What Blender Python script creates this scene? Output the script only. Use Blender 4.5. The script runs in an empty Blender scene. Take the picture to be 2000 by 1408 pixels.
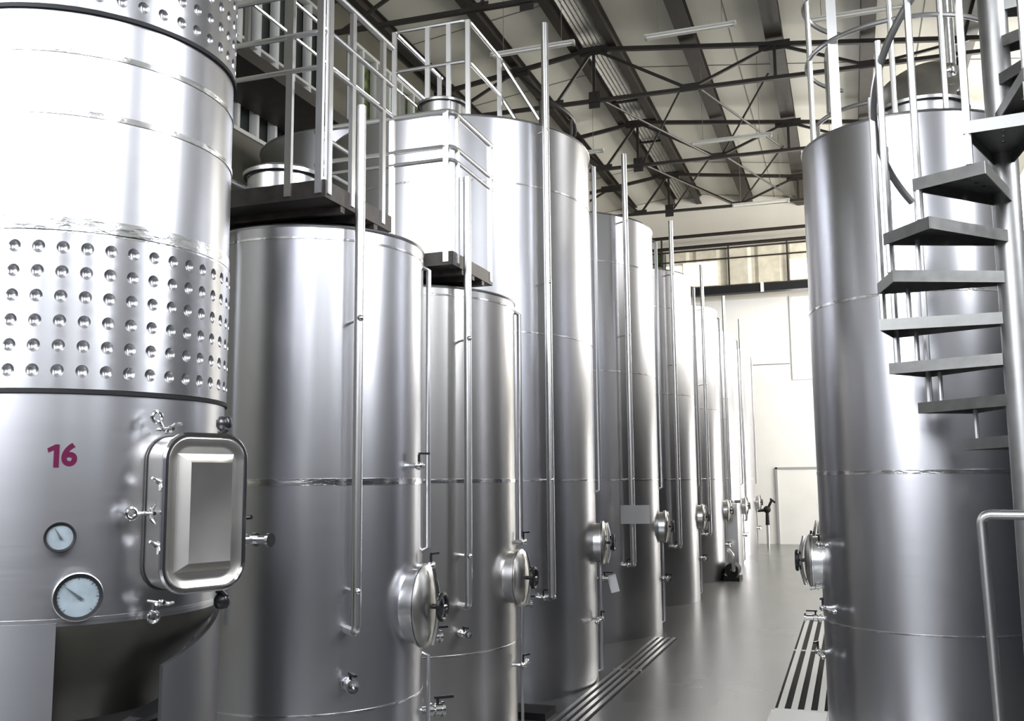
import bpy, math, random
from mathutils import Vector, Matrix
random.seed(7)
PI = math.pi
C = bpy.context.scene.collection
R = math.radians

# ------------------------------------------------------------------ materials
def new_mat(name):
    m = bpy.data.materials.new(name); m.use_nodes = True
    nt = m.node_tree; b = nt.nodes['Principled BSDF']
    return m, nt, b

def simple(name, col, rough=.5, metal=0., spec=.5):
    m, nt, b = new_mat(name)
    b.inputs['Base Color'].default_value = (*col, 1)
    b.inputs['Roughness'].default_value = rough
    b.inputs['Metallic'].default_value = metal
    b.inputs['Specular IOR Level'].default_value = spec
    return m

def varied(name, col, rough, metal, scale, amount, bump=0., stretch=(1, 1, 1), spec=.5, rvar=.1):
    m, nt, b = new_mat(name)
    tc = nt.nodes.new('ShaderNodeTexCoord'); mp = nt.nodes.new('ShaderNodeMapping')
    mp.inputs['Scale'].default_value = stretch
    nz = nt.nodes.new('ShaderNodeTexNoise'); nz.inputs['Scale'].default_value = scale; nz.inputs['Detail'].default_value = 5
    nt.links.new(tc.outputs['Object'], mp.inputs[0]); nt.links.new(mp.outputs[0], nz.inputs[0])
    mr = nt.nodes.new('ShaderNodeMapRange'); mr.inputs['From Min'].default_value = .3; mr.inputs['From Max'].default_value = .7
    mr.inputs['To Min'].default_value = 1 - amount; mr.inputs['To Max'].default_value = 1 + amount
    nt.links.new(nz.outputs['Fac'], mr.inputs['Value'])
    mx = nt.nodes.new('ShaderNodeVectorMath'); mx.operation = 'SCALE'; mx.inputs[0].default_value = col
    nt.links.new(mr.outputs[0], mx.inputs['Scale']); nt.links.new(mx.outputs[0], b.inputs['Base Color'])
    r2 = nt.nodes.new('ShaderNodeMapRange'); r2.inputs['To Min'].default_value = max(.02, rough - rvar); r2.inputs['To Max'].default_value = rough + rvar
    nt.links.new(nz.outputs['Fac'], r2.inputs['Value']); nt.links.new(r2.outputs[0], b.inputs['Roughness'])
    b.inputs['Metallic'].default_value = metal; b.inputs['Specular IOR Level'].default_value = spec
    if bump:
        bp = nt.nodes.new('ShaderNodeBump'); bp.inputs['Strength'].default_value = bump; bp.inputs['Distance'].default_value = .01
        nt.links.new(nz.outputs['Fac'], bp.inputs['Height']); nt.links.new(bp.outputs[0], b.inputs['Normal'])
    return m

def brushed(name, col, rough, aniso, rot=0.):
    """steel sheet rolled round a vertical axis: the grain runs round the tank"""
    m, nt, b = new_mat(name)
    tc = nt.nodes.new('ShaderNodeTexCoord'); mp = nt.nodes.new('ShaderNodeMapping')
    mp.inputs['Scale'].default_value = (1.2, 1.2, 40)
    nz = nt.nodes.new('ShaderNodeTexNoise'); nz.inputs['Scale'].default_value = 3; nz.inputs['Detail'].default_value = 6
    nt.links.new(tc.outputs['Object'], mp.inputs[0]); nt.links.new(mp.outputs[0], nz.inputs[0])
    r2 = nt.nodes.new('ShaderNodeMapRange'); r2.inputs['To Min'].default_value = rough - .018; r2.inputs['To Max'].default_value = rough + .018
    nt.links.new(nz.outputs['Fac'], r2.inputs['Value']); nt.links.new(r2.outputs[0], b.inputs['Roughness'])
    b.inputs['Base Color'].default_value = (*col, 1)
    b.inputs['Metallic'].default_value = 1
    b.inputs['Anisotropic'].default_value = aniso
    b.inputs['Anisotropic Rotation'].default_value = rot
    tg = nt.nodes.new('ShaderNodeTangent'); tg.direction_type = 'RADIAL'; tg.axis = 'Z'
    nt.links.new(tg.outputs[0], b.inputs['Tangent'])
    return m

M = {}
M['steel'] = brushed('brushed_tank_steel', (.56, .56, .585), .295, .22, 0.25)
M['steel_warm'] = brushed('brushed_tank_steel_warm', (.57, .555, .54), .295, .22, 0.25)
M['weld'] = varied('polished_weld_band', (.80, .80, .80), .16, 1, 9, .12, bump=.5, stretch=(1, 1, 3), rvar=.08)
M['chrome'] = simple('polished_steel', (.82, .82, .82), .12, 1)
M['tube'] = simple('stainless_tube', (.80, .80, .80), .28, 1)
M['plate'] = varied('galvanised_plate', (.42, .42, .42), .45, 1, 30, .15)
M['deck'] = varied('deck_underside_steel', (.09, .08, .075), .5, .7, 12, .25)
M['tread'] = varied('stair_tread_steel', (.26, .26, .25), .42, .9, 14, .12)
M['post'] = varied('stair_column_steel', (.36, .36, .355), .4, .85, 8, .08)
M['door'] = varied('hatch_door_steel', (.66, .64, .60), .30, 1, 6, .06, rvar=.04)
M['black'] = simple('black_rubber', (.008, .008, .009), .6, 0, .3)
M['black_gloss'] = simple('black_plastic', (.015, .015, .017), .25)
M['dial'] = varied('dial_face', (.22, .265, .29), .45, 0, 25, .12)
M['ink'] = simple('dial_print', (.05, .06, .07), .6)
M['magenta'] = simple('magenta_paint', (.075, .001, .028), .6, 0, .2)
M['steelgrey'] = simple('grey_paint', (.35, .35, .35), .5)
M['brown'] = varied('dark_brown_roof_steel', (.016, .011, .007), .5, 0, 6, .3)
M['zinc'] = varied('corrugated_zinc', (.42, .41, .38), .4, .6, 10, .2)
M['lampwhite'] = simple('white_lamp_housing', (.88, .87, .82), .4)
M['ceil'] = varied('ceiling_panel', (.56, .545, .48), .42, 0, 1.2, .05, stretch=(1, .4, 1), rvar=.05)
M['wall'] = varied('cream_wall_panel', (.80, .77, .69), .5, 0, 1.5, .03)
M['wall_low'] = varied('white_wall_panel', (.85, .845, .82), .5, 0, 1.5, .03)
M['darkwall'] = varied('dark_side_wall', (.10, .095, .075), .6, 0, 2, .2)
M['leftwall'] = varied('olive_side_wall', (.12, .115, .085), .6, 0, 2, .12)
M['seam'] = simple('panel_joint', (.16, .15, .12), .7)
M['paper'] = simple('white_paper', (.9, .9, .9), .7)
M['placard'] = simple('pale_placard', (.62, .62, .62), .5)
M['clad'] = varied('cream_corrugated_cladding', (.60, .56, .45), .5, 0, 6, .12)
M['glass_dark'] = simple('dark_window_glass', (.03, .04, .035), .08)
M['glass_green'] = varied('window_with_greenery', (.12, .17, .06), .3, 0, 9, .8)
M['white_tile'] = simple('white_tile', (.82, .82, .80), .35)
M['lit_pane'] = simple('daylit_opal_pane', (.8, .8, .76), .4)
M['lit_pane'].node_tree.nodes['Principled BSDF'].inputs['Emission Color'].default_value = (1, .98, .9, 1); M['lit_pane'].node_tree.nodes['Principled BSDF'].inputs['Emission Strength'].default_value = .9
M['pit'] = simple('drain_channel', (.01, .01, .01), .8)
M['frame'] = simple('window_frame_white', (.7, .7, .68), .4)

def two_tone(name, low, high, z):
    m, nt, b = new_mat(name)
    tc = nt.nodes.new('ShaderNodeTexCoord'); sp = nt.nodes.new('ShaderNodeSeparateXYZ'); nt.links.new(tc.outputs['Object'], sp.inputs[0])
    gt = nt.nodes.new('ShaderNodeMath'); gt.operation = 'GREATER_THAN'; gt.inputs[1].default_value = z; nt.links.new(sp.outputs['Z'], gt.inputs[0])
    mx = nt.nodes.new('ShaderNodeMix'); mx.data_type = 'RGBA'; mx.inputs[6].default_value = (*low, 1); mx.inputs[7].default_value = (*high, 1)
    nt.links.new(gt.outputs[0], mx.inputs[0]); nt.links.new(mx.outputs[2], b.inputs['Base Color']); b.inputs['Roughness'].default_value = .55
    return m
M['wall_added_dado'] = two_tone('wall_with_added_dark_dado', (.06, .06, .07), (.82, .81, .78), 3.0)  # unseen dado, invented to darken the reflections low on the tanks
M['wall_added_dado_light'] = two_tone('wall_with_added_grey_dado', (.20, .205, .235), (.85, .85, .84), 3.0)  # paler invented dado behind the camera, tones reflections in the near tanks
def floor_mat():
    m, nt, b = new_mat('grey_epoxy_floor')
    tc = nt.nodes.new('ShaderNodeTexCoord')
    nz = nt.nodes.new('ShaderNodeTexNoise'); nz.inputs['Scale'].default_value = .6; nz.inputs['Detail'].default_value = 3
    nt.links.new(tc.outputs['Object'], nz.inputs[0])
    cr = nt.nodes.new('ShaderNodeValToRGB')
    cr.color_ramp.elements[0].position = .25; cr.color_ramp.elements[0].color = (.12, .12, .117, 1)
    cr.color_ramp.elements[1].position = .7; cr.color_ramp.elements[1].color = (.145, .145, .141, 1)
    nt.links.new(nz.outputs['Fac'], cr.inputs[0]); nt.links.new(cr.outputs[0], b.inputs['Base Color'])
    r2 = nt.nodes.new('ShaderNodeMapRange'); r2.inputs['To Min'].default_value = .22; r2.inputs['To Max'].default_value = .30
    nt.links.new(nz.outputs['Fac'], r2.inputs['Value']); nt.links.new(r2.outputs[0], b.inputs['Roughness'])
    b.inputs['Specular IOR Level'].default_value = .6
    return m
M['floor'] = floor_mat()

# ------------------------------------------------------------------ mesh builder
class MB:
    def __init__(s): s.v = []; s.f = []
    def add(s, vs, fs):
        n = len(s.v); s.v += [tuple(v) for v in vs]; s.f += [tuple(i + n for i in f) for f in fs]; return s
    def box(s, c, d, rz=0., mat=None):
        hx, hy, hz = d[0] / 2, d[1] / 2, d[2] / 2
        m = mat or Matrix.Rotation(rz, 3, 'Z'); c = Vector(c)
        vs = [c + m @ Vector((x, y, z)) for x in (-hx, hx) for y in (-hy, hy) for z in (-hz, hz)]
        return s.add(vs, [(0, 1, 3, 2), (4, 6, 7, 5), (0, 4, 5, 1), (2, 3, 7, 6), (0, 2, 6, 4), (1, 5, 7, 3)])
    def bb(s, a, b):
        return s.box([(a[i] + b[i]) / 2 for i in range(3)], [abs(b[i] - a[i]) for i in range(3)])
    def bar(s, a, b, w, h):
        """rectangular bar between two points, h is its upright size"""
        a = Vector(a); b = Vector(b); d = (b - a); L = d.length; d.normalize()
        up = Vector((0, 0, 1)) if abs(d.z) < .95 else Vector((0, 1, 0))
        x = d.cross(up).normalized(); z = x.cross(d).normalized()
        m = Matrix((x, d, z)).transposed()
        return s.box((a + b) / 2, (w, L, h), mat=m)
    def tube(s, pts, r, n=10, close=False):
        pts = [Vector(p) for p in pts]; k = len(pts); rr = r if isinstance(r, (list, tuple)) else [r] * k
        vs = []; fs = []; prev = None
        for i, p in enumerate(pts):
            if close: t = (pts[(i + 1) % k] - pts[i - 1])
            else: t = pts[min(i + 1, k - 1)] - pts[max(i - 1, 0)]
            t.normalize()
            if prev is None:
                u = t.cross(Vector((0, 0, 1)));
                if u.length < .05: u = t.cross(Vector((1, 0, 0)))
            else: u = prev - t * prev.dot(t)
            u.normalize(); prev = u; w = t.cross(u)
            for j in range(n):
                a = 2 * PI * j / n; vs.append(p + (u * math.cos(a) + w * math.sin(a)) * rr[i])
        for i in range(k if close else k - 1):
            i2 = (i + 1) % k
            for j in range(n):
                j2 = (j + 1) % n; fs.append((i * n + j, i * n + j2, i2 * n + j2, i2 * n + j))
        if not close: fs += [tuple(range(n - 1, -1, -1)), tuple((k - 1) * n + j for j in range(n))]
        return s.add(vs, fs)
    def lathe(s, prof, c=(0, 0, 0), n=64, axis=None, a0=0., a1=2 * PI):
        """profile of (radius, height) turned about axis through c"""
        ax = Vector(axis or (0, 0, 1)).normalized(); c = Vector(c)
        u = ax.cross(Vector((0, 0, 1)));
        if u.length < .05: u = Vector((1, 0, 0))
        u.normalize(); w = ax.cross(u)
        full = abs(a1 - a0 - 2 * PI) < 1e-6; k = n if full else n + 1
        vs = []; fs = []
        for (r, h) in prof:
            for j in range(k):
                a = a0 + (a1 - a0) * j / n; vs.append(c + ax * h + (u * math.cos(a) + w * math.sin(a)) * r)
        for i in range(len(prof) - 1):
            for j in range(n):
                j2 = (j + 1) % k; fs.append((i * k + j, i * k + j2, (i + 1) * k + j2, (i + 1) * k + j))
        return s.add(vs, fs)
    def disc(s, c, ax, r, h, n=24): return s.lathe([(0.0005, 0), (r, 0), (r, h), (0.0005, h)], c, n, ax)
    def ball(s, c, r, n=12, sc=(1, 1, 1)):
        vs = []; fs = []; m = n // 2
        for i in range(m + 1):
            t = PI * i / m
            for j in range(n):
                a = 2 * PI * j / n
                vs.append((c[0] + r * sc[0] * math.sin(t) * math.cos(a), c[1] + r * sc[1] * math.sin(t) * math.sin(a), c[2] + r * sc[2] * math.cos(t)))
        for i in range(m):
            for j in range(n): fs.append((i * n + j, i * n + (j + 1) % n, (i + 1) * n + (j + 1) % n, (i + 1) * n + j))
        return s.add(vs, fs)
    def prism(s, pts, z0, z1):
        n = len(pts); vs = [(p[0], p[1], z0) for p in pts] + [(p[0], p[1], z1) for p in pts]
        return s.add(vs, [tuple(range(n - 1, -1, -1)), tuple(range(n, 2 * n))] + [(i, (i + 1) % n, n + (i + 1) % n, n + i) for i in range(n)])
    def build(s, name, mat, parent=None, label=None, angle=35):
        me = bpy.data.meshes.new(name); me.from_pydata(s.v, [], s.f); me.validate()
        import bmesh
        bm = bmesh.new(); bm.from_mesh(me); bmesh.ops.remove_doubles(bm, verts=bm.verts, dist=1e-6)
        bmesh.ops.recalc_face_normals(bm, faces=bm.faces); bm.to_mesh(me); bm.free()
        me.polygons.foreach_set('use_smooth', [True] * len(me.polygons)); me.set_sharp_from_angle(angle=R(angle))
        me.materials.append(M[mat]); o = bpy.data.objects.new(name, me); C.objects.link(o)
        if parent: o.parent = parent
        if label: o['label'] = label
        return o

def thing(name, label, cat, loc=(0, 0, 0), group=None):
    o = bpy.data.objects.new(name, None); C.objects.link(o); o.location = loc
    o.empty_display_size = .2; o['label'] = label; o['category'] = cat
    if group: o['group'] = group
    return o
def tag(o, label, cat, group=None):
    o['label'] = label; o['category'] = cat
    if group: o['group'] = group
    return o
def struct(o): o['kind'] = 'structure'; return o
def dup(root, loc, label, group=None, rz=0.):
    r = root.copy(); C.objects.link(r); r.location = loc; r.rotation_euler = (0, 0, rz); r['label'] = label
    if group: r['group'] = group
    for ch in list(root.children):
        c = ch.copy(); C.objects.link(c); c.parent = r
        for g in ch.children:
            d = g.copy(); C.objects.link(d); d.parent = c
    return r

def pol(r, az, z=0.):
    a = R(az); return Vector((r * math.cos(a), r * math.sin(a), z))
def arc(c, r, a0, a1, n, z):
    return [(c[0] + r * math.cos(R(a0 + (a1 - a0) * i / n)), c[1] + r * math.sin(R(a0 + (a1 - a0) * i / n)), z) for i in range(n + 1)]
def bent(pts, rad=.04, n=5):
    """polyline with rounded corners"""
    pts = [Vector(p) for p in pts]; out = [pts[0]]
    for i in range(1, len(pts) - 1):
        p = pts[i]; a = (pts[i - 1] - p); b = (pts[i + 1] - p); q = min(rad, a.length / 2.1, b.length / 2.1)
        a.normalize(); b.normalize(); A = p + a * q; B = p + b * q
        for k in range(n + 1):
            t = k / n; out.append(A * (1 - t) ** 2 + p * 2 * t * (1 - t) + B * t * t)
    out.append(pts[-1]); return out

# ------------------------------------------------------------------ small tank fittings (all in the tank's own space)
def weld(r, z, parent, w=.012, h=.016):
    return MB().lathe([(r - .004, z - h / 2 - .002), (r + .0035, z - h / 2), (r + .0035, z + h / 2), (r - .004, z + h / 2 + .002)], n=128).build('weld_band', 'weld', parent)

def ball_valve(c, d, parent, s=1., handle=None, length=.10, name='outlet_valve'):
    """stub, flange, body and lever; d is the outward direction"""
    c = Vector(c); d = Vector(d).normalized()
    m = MB(); m.lathe([(.0005, -.03), (.020 * s, -.03), (.020 * s, .03 * s), (.034 * s, .03 * s), (.034 * s, .045 * s), (.022 * s, .045 * s), (.022 * s, .055 * s),
                       (.030 * s, .06 * s), (.030 * s, .09 * s), (.022 * s, .095 * s), (.022 * s, length), (.036 * s, length), (.036 * s, length + .014 * s), (.018 * s, length + .014 * s), (.0005, length + .005)], c, 20, d)
    v = m.build(name, 'chrome', parent)
    h = handle or Vector((0, 0, 1)); h = Vector(h).normalized(); p = c + d * .075 * s
    k = MB(); k.tube([p, p + h * .05 * s], .007 * s, 8); k.box(p + h * .055 * s + d * .03 * s, (.018 * s, .09 * s, .012 * s), mat=Vector((0, 1, 0)).rotation_difference(d).to_matrix())
    k.build('lever', 'black_gloss', v)
    return v

def wing_bolt(c, out, up, parent):
    """swing bolt with an eye and a butterfly nut"""
    c = Vector(c); out = Vector(out).normalized(); up = Vector(up).normalized(); sd = out.cross(up).normalized()
    m = MB(); m.tube([c - out * .03, c + out * .055], .006, 8)
    ring = [c + up * .045 + (up * math.cos(2 * PI * i / 16) + sd * math.sin(2 * PI * i / 16)) * .016 for i in range(16)]
    m.tube(ring, .0065, 8, close=True)
    m.tube([c + up * .028, c + up * .006], .007, 8)
    for sg in (-1, 1):
        m.tube([c + out * .04, c + out * .05 + sd * sg * .018 + up * .004, c + out * .062 + sd * sg * .03], [.008, .007, .004], 8)
    m.ball(c + out * .04, .011, 10)
    return m.build('wing_nut', 'chrome', parent)

def oval_pts(c, u, w, a, b, n=40, k=1.0):
    out = []
    for i in range(n):
        t = 2 * PI * i / n; cx = math.copysign(abs(math.cos(t)) ** k, math.cos(t)); cy = math.copysign(abs(math.sin(t)) ** k, math.sin(t))
        out.append(Vector(c) + Vector(u) * a * cx + Vector(w) * b * cy)
    return out
def loft(m, rings, cap0=True, cap1=True):
    n = len(rings[0]); vs = [p for r in rings for p in r]; fs = []
    for i in range(len(rings) - 1):
        for j in range(n): fs.append((i * n + j, i * n + (j + 1) % n, (i + 1) * n + (j + 1) % n, (i + 1) * n + j))
    if cap0: fs.append(tuple(range(n - 1, -1, -1)))
    if cap1: fs.append(tuple((len(rings) - 1) * n + j for j in range(n)))
    return m.add(vs, fs)

def oval_manway(r, az, z, parent, a=.15, b=.20):
    """oval inspection hatch low on the side: neck, domed door, hand wheel"""
    n = pol(1, az); u = Vector((-n.y, n.x, 0)); w = Vector((0, 0, 1)); c = n * r + Vector((0, 0, z))
    P = lambda off, s: oval_pts(c + n * off, u, w, a * s, b * s)
    nk = loft(MB(), [P(-.12, .96), P(.045, .96), P(.045, 1.06), P(.055, 1.06)]).build('manway', 'tube', parent)
    loft(MB(), [P(.058, 1.05), P(.068, 1.07), P(.08, .98), P(.095, .7), P(.102, .35), P(.104, .02)]).build('manway_door', 'door', nk)
    m = MB(); m.tube([c + n * .10 + w * b * .98, c + n * .12 + w * b * .5, c + n * .13, c + n * .12 - w * b * .5, c + n * .10 - w * b * .98], .012, 8)
    m.build('clamp_bar', 'chrome', nk)
    k = MB(); k.tube([c + n * .1, c + n * .155], .012, 8)
    cc = c + n * .15
    k.tube([cc + (u * math.cos(2 * PI * i / 20) + w * math.sin(2 * PI * i / 20)) * .06 for i in range(20)], .012, 8, close=True)
    for i in range(3):
        t = 2 * PI * i / 3; k.tube([cc, cc + (u * math.cos(t) + w * math.sin(t)) * .06], .009, 6)
    k.build('hand_wheel', 'black_gloss', nk)
    return nk

def deck_and_rails(x0, x1, y0, y1, zd, parent, posts_front, posts_side, sc=1., rail_h=.93, low=.62, mid=None):
    """service deck across the tank's top with a guard rail on two sides (parent space)"""
    d = MB(); d.bb((x0, y0, zd - .07), (x1, y1, zd - .062))
    d.bb((x0, y0 - .004, zd - .07), (x1, y0 + .004, zd + .012)); d.bb((x1 - .004, y0, zd - .07), (x1 + .004, y1, zd + .012))
    d.bb((x0, y1 - .004, zd - .07), (x1, y1 + .004, zd + .012)); d.bb((x0 - .004, y0, zd - .07), (x0 + .004, y1, zd + .012))
    k = 4
    for i in range(1, k): d.bb((x0, y0 + (y1 - y0) * i / k - .02, zd - .10), (x1, y0 + (y1 - y0) * i / k + .02, zd - .07))
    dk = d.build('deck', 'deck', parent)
    t = MB(); t.bb((x0 + .006, y0 + .006, zd - .06), (x1 - .006, y1 - .006, zd - .055))
    for i in range(12): t.bb((x0 + .01, y0 + (y1 - y0) * (i + .5) / 12 - .008, zd - .055), (x1 - .01, y0 + (y1 - y0) * (i + .5) / 12 + .008, zd - .03))
    t.build('deck_grating', 'plate', dk)
    for h, rr in ((rail_h, .0175), (low, .014)) + (((mid, .012),) if mid else ()):
        m = MB(); m.tube(bent([(x0, y1 - .1, zd + h), (x0, y0, zd + h), (x1, y0, zd + h), (x1, y1, zd + h)], .07), rr * sc, 10)
        m.build('guard_rail', 'tube', parent)
    for x in posts_front: MB().bar((x, y0, zd - .05), (x, y0, zd + rail_h), .034 * sc, .02 * sc).build('rail_post', 'tube', parent)
    for y in posts_side: MB().bar((x1, y, zd - .05), (x1, y, zd + rail_h), .02 * sc, .034 * sc).build('rail_post', 'tube', parent)

def feed_pipe(r, az, z0, z1, parent, rad=.022, off=.07, brackets=(), n_off=None):
    """upright pipe standing off the shell, with a small valve at its foot"""
    p = pol(r + off, az); n = pol(1, az)
    m = MB(); m.tube([(p.x, p.y, z0), (p.x, p.y, z1)], rad, 14)
    m.tube(bent([(p.x, p.y, z0 + .02), (p.x, p.y, z0 - .03), tuple(pol(r - .01, az, z0 - .03))], .03), rad * .8, 10)
    fp = m.build('feed_pipe', 'tube', parent)
    for z in brackets:
        k = MB(); k.tube([pol(r - .01, az, z), p + Vector((0, 0, z))], .008, 8); k.ball(p + n * .02 + Vector((0, 0, z)), .016, 10)
        k.build('pipe_bracket', 'chrome', fp)
    return fp
def level_tube(r, az, z0, z1, parent, rad=.014, off=.03):
    p = pol(r + off, az); m = MB()
    m.tube([(*pol(r - .01, az)[:2], z1), (p.x, p.y, z1 - .02), (p.x, p.y, z0 + .02), (*pol(r - .01, az)[:2], z0)], rad, 10)
    return m.build('level_tube', 'tube', parent)
def arm_valve(r, az, z, side, parent, L=.16, name='sample_valve'):
    """small tap whose arm runs sideways round the shell"""
    n = pol(1, az); u = Vector((-n.y, n.x, 0)) * side; c = n * r + Vector((0, 0, z))
    m = MB(); m.tube([c - n * .01, c + n * .05], .012, 8); m.tube([c + n * .05, c + n * .05 + u * L], .010, 8)
    m.ball(c + n * .05, .022, 10); m.ball(c + n * .05 + u * L, .017, 10); m.ball(c + n * .05 + u * L * .6, .016, 10)
    v = m.build(name, 'chrome', parent)
    k = MB(); k.tube([c + n * .05 + Vector((0, 0, .01)), c + n * .05 + Vector((0, 0, .055))], .007, 6); k.bar(c + n * .05 + Vector((0, 0, .06)), c + n * .08 + Vector((0, 0, .06)) + u * .05, .014, .01)
    k.build('lever', 'black_gloss', v)
    return v
def shell(r, z0, z1, dome, parent, mat='steel', n=128, lip=True, top_name='tank_top'):
    MB().lathe([(r, z0), (r, z1)], n=n).build('shell', mat, parent)
    MB().lathe([(r, z1), (r - .02, z1 + .012), (r * .5, z1 + dome * .7), (.17, z1 + dome), (.0005, z1 + dome)], n=n).build(top_name, mat, parent)
    if lip: MB().tube([pol(r - .002, 360 * i / 96, z1) for i in range(96)], .009, 6, close=True).build('rim', 'tube', parent)
def top_hatch(x, y, z, r, parent, h=.22, lid_open=False, name='top_hatch'):
    m = MB(); m.lathe([(r, 0), (r, h), (r + .025, h), (r + .025, h + .02), (r - .01, h + .02), (r - .012, 0)], (x, y, z), 48)
    hk = m.build(name, 'tube', parent)
    MB().tube([(x + (r + .012) * math.cos(2 * PI * i / 40), y + (r + .012) * math.sin(2 * PI * i / 40), z + h + .006) for i in range(40)], .012, 6, close=True).build('hatch_seal', 'black', hk)
    m = MB()
    if not lid_open: m.lathe([(r + .02, h + .022), (r * .9, h + .045), (r * .5, h + .07), (.0005, h + .08)], (x, y, z), 48)
    else:
        ax = Vector((-.35, -.8, .55)); m.lathe([(r + .01, 0), (r + .01, .012), (r * .85, .035), (r * .4, .055), (.0005, .06)], (x, y + r * .5, z + h + r * .75), 48, ax); m.lathe([(r + .01, 0), (.0005, .0)], (x, y + r * .5, z + h + r * .75), 48, ax)
    m.build('hatch_lid', 'door', hk)
    return hk
#MAIN
# ================================================================== THE HALL
XL, XR, Y0, Y1 = -7.0, 3.6, -6.0, 26.0
RX, RZ, SL = -3.88, 9.42, .13
def roof_z(x): return RZ - SL * abs(x - RX)

fl = MB().bb((XL, Y0, -.1), (XR, Y1, 0)).build('floor', 'floor'); struct(fl)
def wall_with_holes(name, mat, axis, pos, a0, a1, z0, z1f, holes, th=.15, out=1):
    """upright wall with rectangular openings (a_lo, a_hi, z_lo, z_hi)"""
    m = MB(); ts = sorted({a0, a1, *[h[0] for h in holes], *[h[1] for h in holes]})
    for i in range(len(ts) - 1):
        lo, hi = ts[i], ts[i + 1]; mid = (lo + hi) / 2
        zs = sorted([(h[2], h[3]) for h in holes if h[0] < mid < h[1]])
        cur = z0
        for zl, zh in zs + [(None, None)]:
            top = zl if zl is not None else None
            A = (lo, hi)
            if top is None:
                if axis == 'x': pts = [(pos, lo), (pos + th * out, lo), (pos + th * out, hi), (pos, hi)]
                else: pts = [(lo, pos), (hi, pos), (hi, pos + th * out), (lo, pos + th * out)]
                zt = [z1f(p[0]) for p in pts]
                n = len(m.v); m.v += [(p[0], p[1], cur) for p in pts] + [(p[0], p[1], z) for p, z in zip(pts, zt)]
                m.f += [(n + 3, n + 2, n + 1, n), (n + 4, n + 5, n + 6, n + 7)] + [(n + k, n + (k + 1) % 4, n + 4 + (k + 1) % 4, n + 4 + k) for k in range(4)]
            elif top > cur + 1e-4:
                if axis == 'x': m.bb((pos, lo, cur), (pos + th * out, hi, top))
                else: m.bb((lo, pos, cur), (hi, pos + th * out, top))
            cur = zh if zh is not None else cur
    return struct(m.build(name, mat))
WN = [0]
def window(axis, pos, a0, a1, z0, z1, out, rad, nx=2, nz=1, col=(1, 1, 1), pane=None, tilt=0):
    """frame with mullions; daylight enters through it"""
    WN[0] += 1; m = MB(); t = .05
    def B(al, ah, zl, zh, d0=-.03, d1=.09):
        if axis == 'x': m.bb((pos + d0 * out, al, zl), (pos + d1 * out, ah, zh))
        else: m.bb((al, pos + d0 * out, zl), (ah, pos + d1 * out, zh))
    B(a0, a1, z0, z0 + t); B(a0, a1, z1 - t, z1); B(a0, a0 + t, z0 + t, z1 - t); B(a1 - t, a1, z0 + t, z1 - t)
    for i in range(1, nx): a = a0 + (a1 - a0) * i / nx; B(a - .025, a + .025, z0 + t, z1 - t)
    for i in range(1, nz): z = z0 + (z1 - z0) * i / nz; B(a0 + t, a1 - t, z - .02, z + .02, -.02, .08)
    w = struct(m.build('window_%d' % WN[0], 'frame'))
    if pane:
        g = MB()
        if axis == 'x': g.bb((pos + .10 * out, a0, z0), (pos + .11 * out, a1, z1))
        else: g.bb((a0, pos + .10 * out, z0), (a1, pos + .11 * out, z1))
        g.build('window_pane', pane, w)
    if rad:
        L = bpy.data.lights.new('daylight', 'AREA'); L.shape = 'RECTANGLE'; L.size = a1 - a0; L.size_y = z1 - z0
        L.energy = rad * PI * (a1 - a0) * (z1 - z0); L.color = col
        o = bpy.data.objects.new('daylight', L); C.objects.link(o)
        mid = (a0 + a1) / 2; zc = (z0 + z1) / 2
        if axis == 'x':
            o.location = (pos + .12 * out, mid, zc); d = Vector((-out, 0, 0))
        else:
            o.location = (mid, pos + .12 * out, zc); d = Vector((0, -out, 0))
        d.z = -math.tan(R(tilt)); o.rotation_euler = d.to_track_quat('-Z', 'Y').to_euler()
        if tilt: L.spread = R(110)
    return w

COOL = (.91, .94, 1.0); WARM = (1.0, .965, .90)
right_holes = [(-4.6, -3.2, 3.6, 7.4), (-1.2, -.2, 3.6, 7.4), (3.2, 4.4, 3.6, 7.4), (10.5, 11.7, 5.0, 7.6), (16.0, 18.6, 4.6, 7.8), (22.6, 25.4, .0, 3.0), (20.0, 24.5, 5.0, 7.8)]
wall_with_holes('wall_right', 'wall_added_dado', 'x', XR, Y0, Y1, 0, roof_z, right_holes, out=1)
back_holes = [(-6.75, -5.8, 4.0, 7.8), (-5.45, -4.4, 4.0, 7.8), (-4.0, -3.0, 4.0, 7.8), (-2.4, -1.6, 4.0, 7.8), (-.7, .1, 4.0, 7.8), (1.6, 2.6, 4.0, 7.8)]
wall_with_holes('wall_front', 'wall_added_dado_light', 'y', Y0, XL, XR, 0, roof_z, back_holes, out=-1)
far_holes = [(-1.30, -.55, 4.2, 6.42)]
wall_with_holes('wall_back', 'wall_low', 'y', Y1, XL, XR, 0, roof_z, far_holes, out=1)
left_holes = [(9.0, 11.9, 6.0, 8.5), (12.6, 15.9, 6.0, 8.5), (16.5, 19.4, 5.4, 8.0), (20.0, 22.9, 5.4, 8.0)]
wall_with_holes('wall_left', 'leftwall', 'x', XL, Y0, Y1, 0, roof_z, left_holes, out=-1)
for k, h in enumerate(right_holes):
    window('x', XR, *h, 1, (LR[k] if 'LR' in globals() else (9, 10, 10, 3, 9, 6, 20)[k]), nx=1 if k < 4 else 2, nz=2 if k != 5 else 1, col=COOL if k < 3 else WARM, tilt=24 if k < 3 else 0)
for k, h in enumerate(back_holes): window('y', Y0, *h, -1, (13, 13, 13, 9, 6, 5)[k], nx=1, nz=3, col=COOL, tilt=24)
window('y', Y1, *far_holes[0], 1, 5, nx=1, col=(1, 1, 1))
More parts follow.
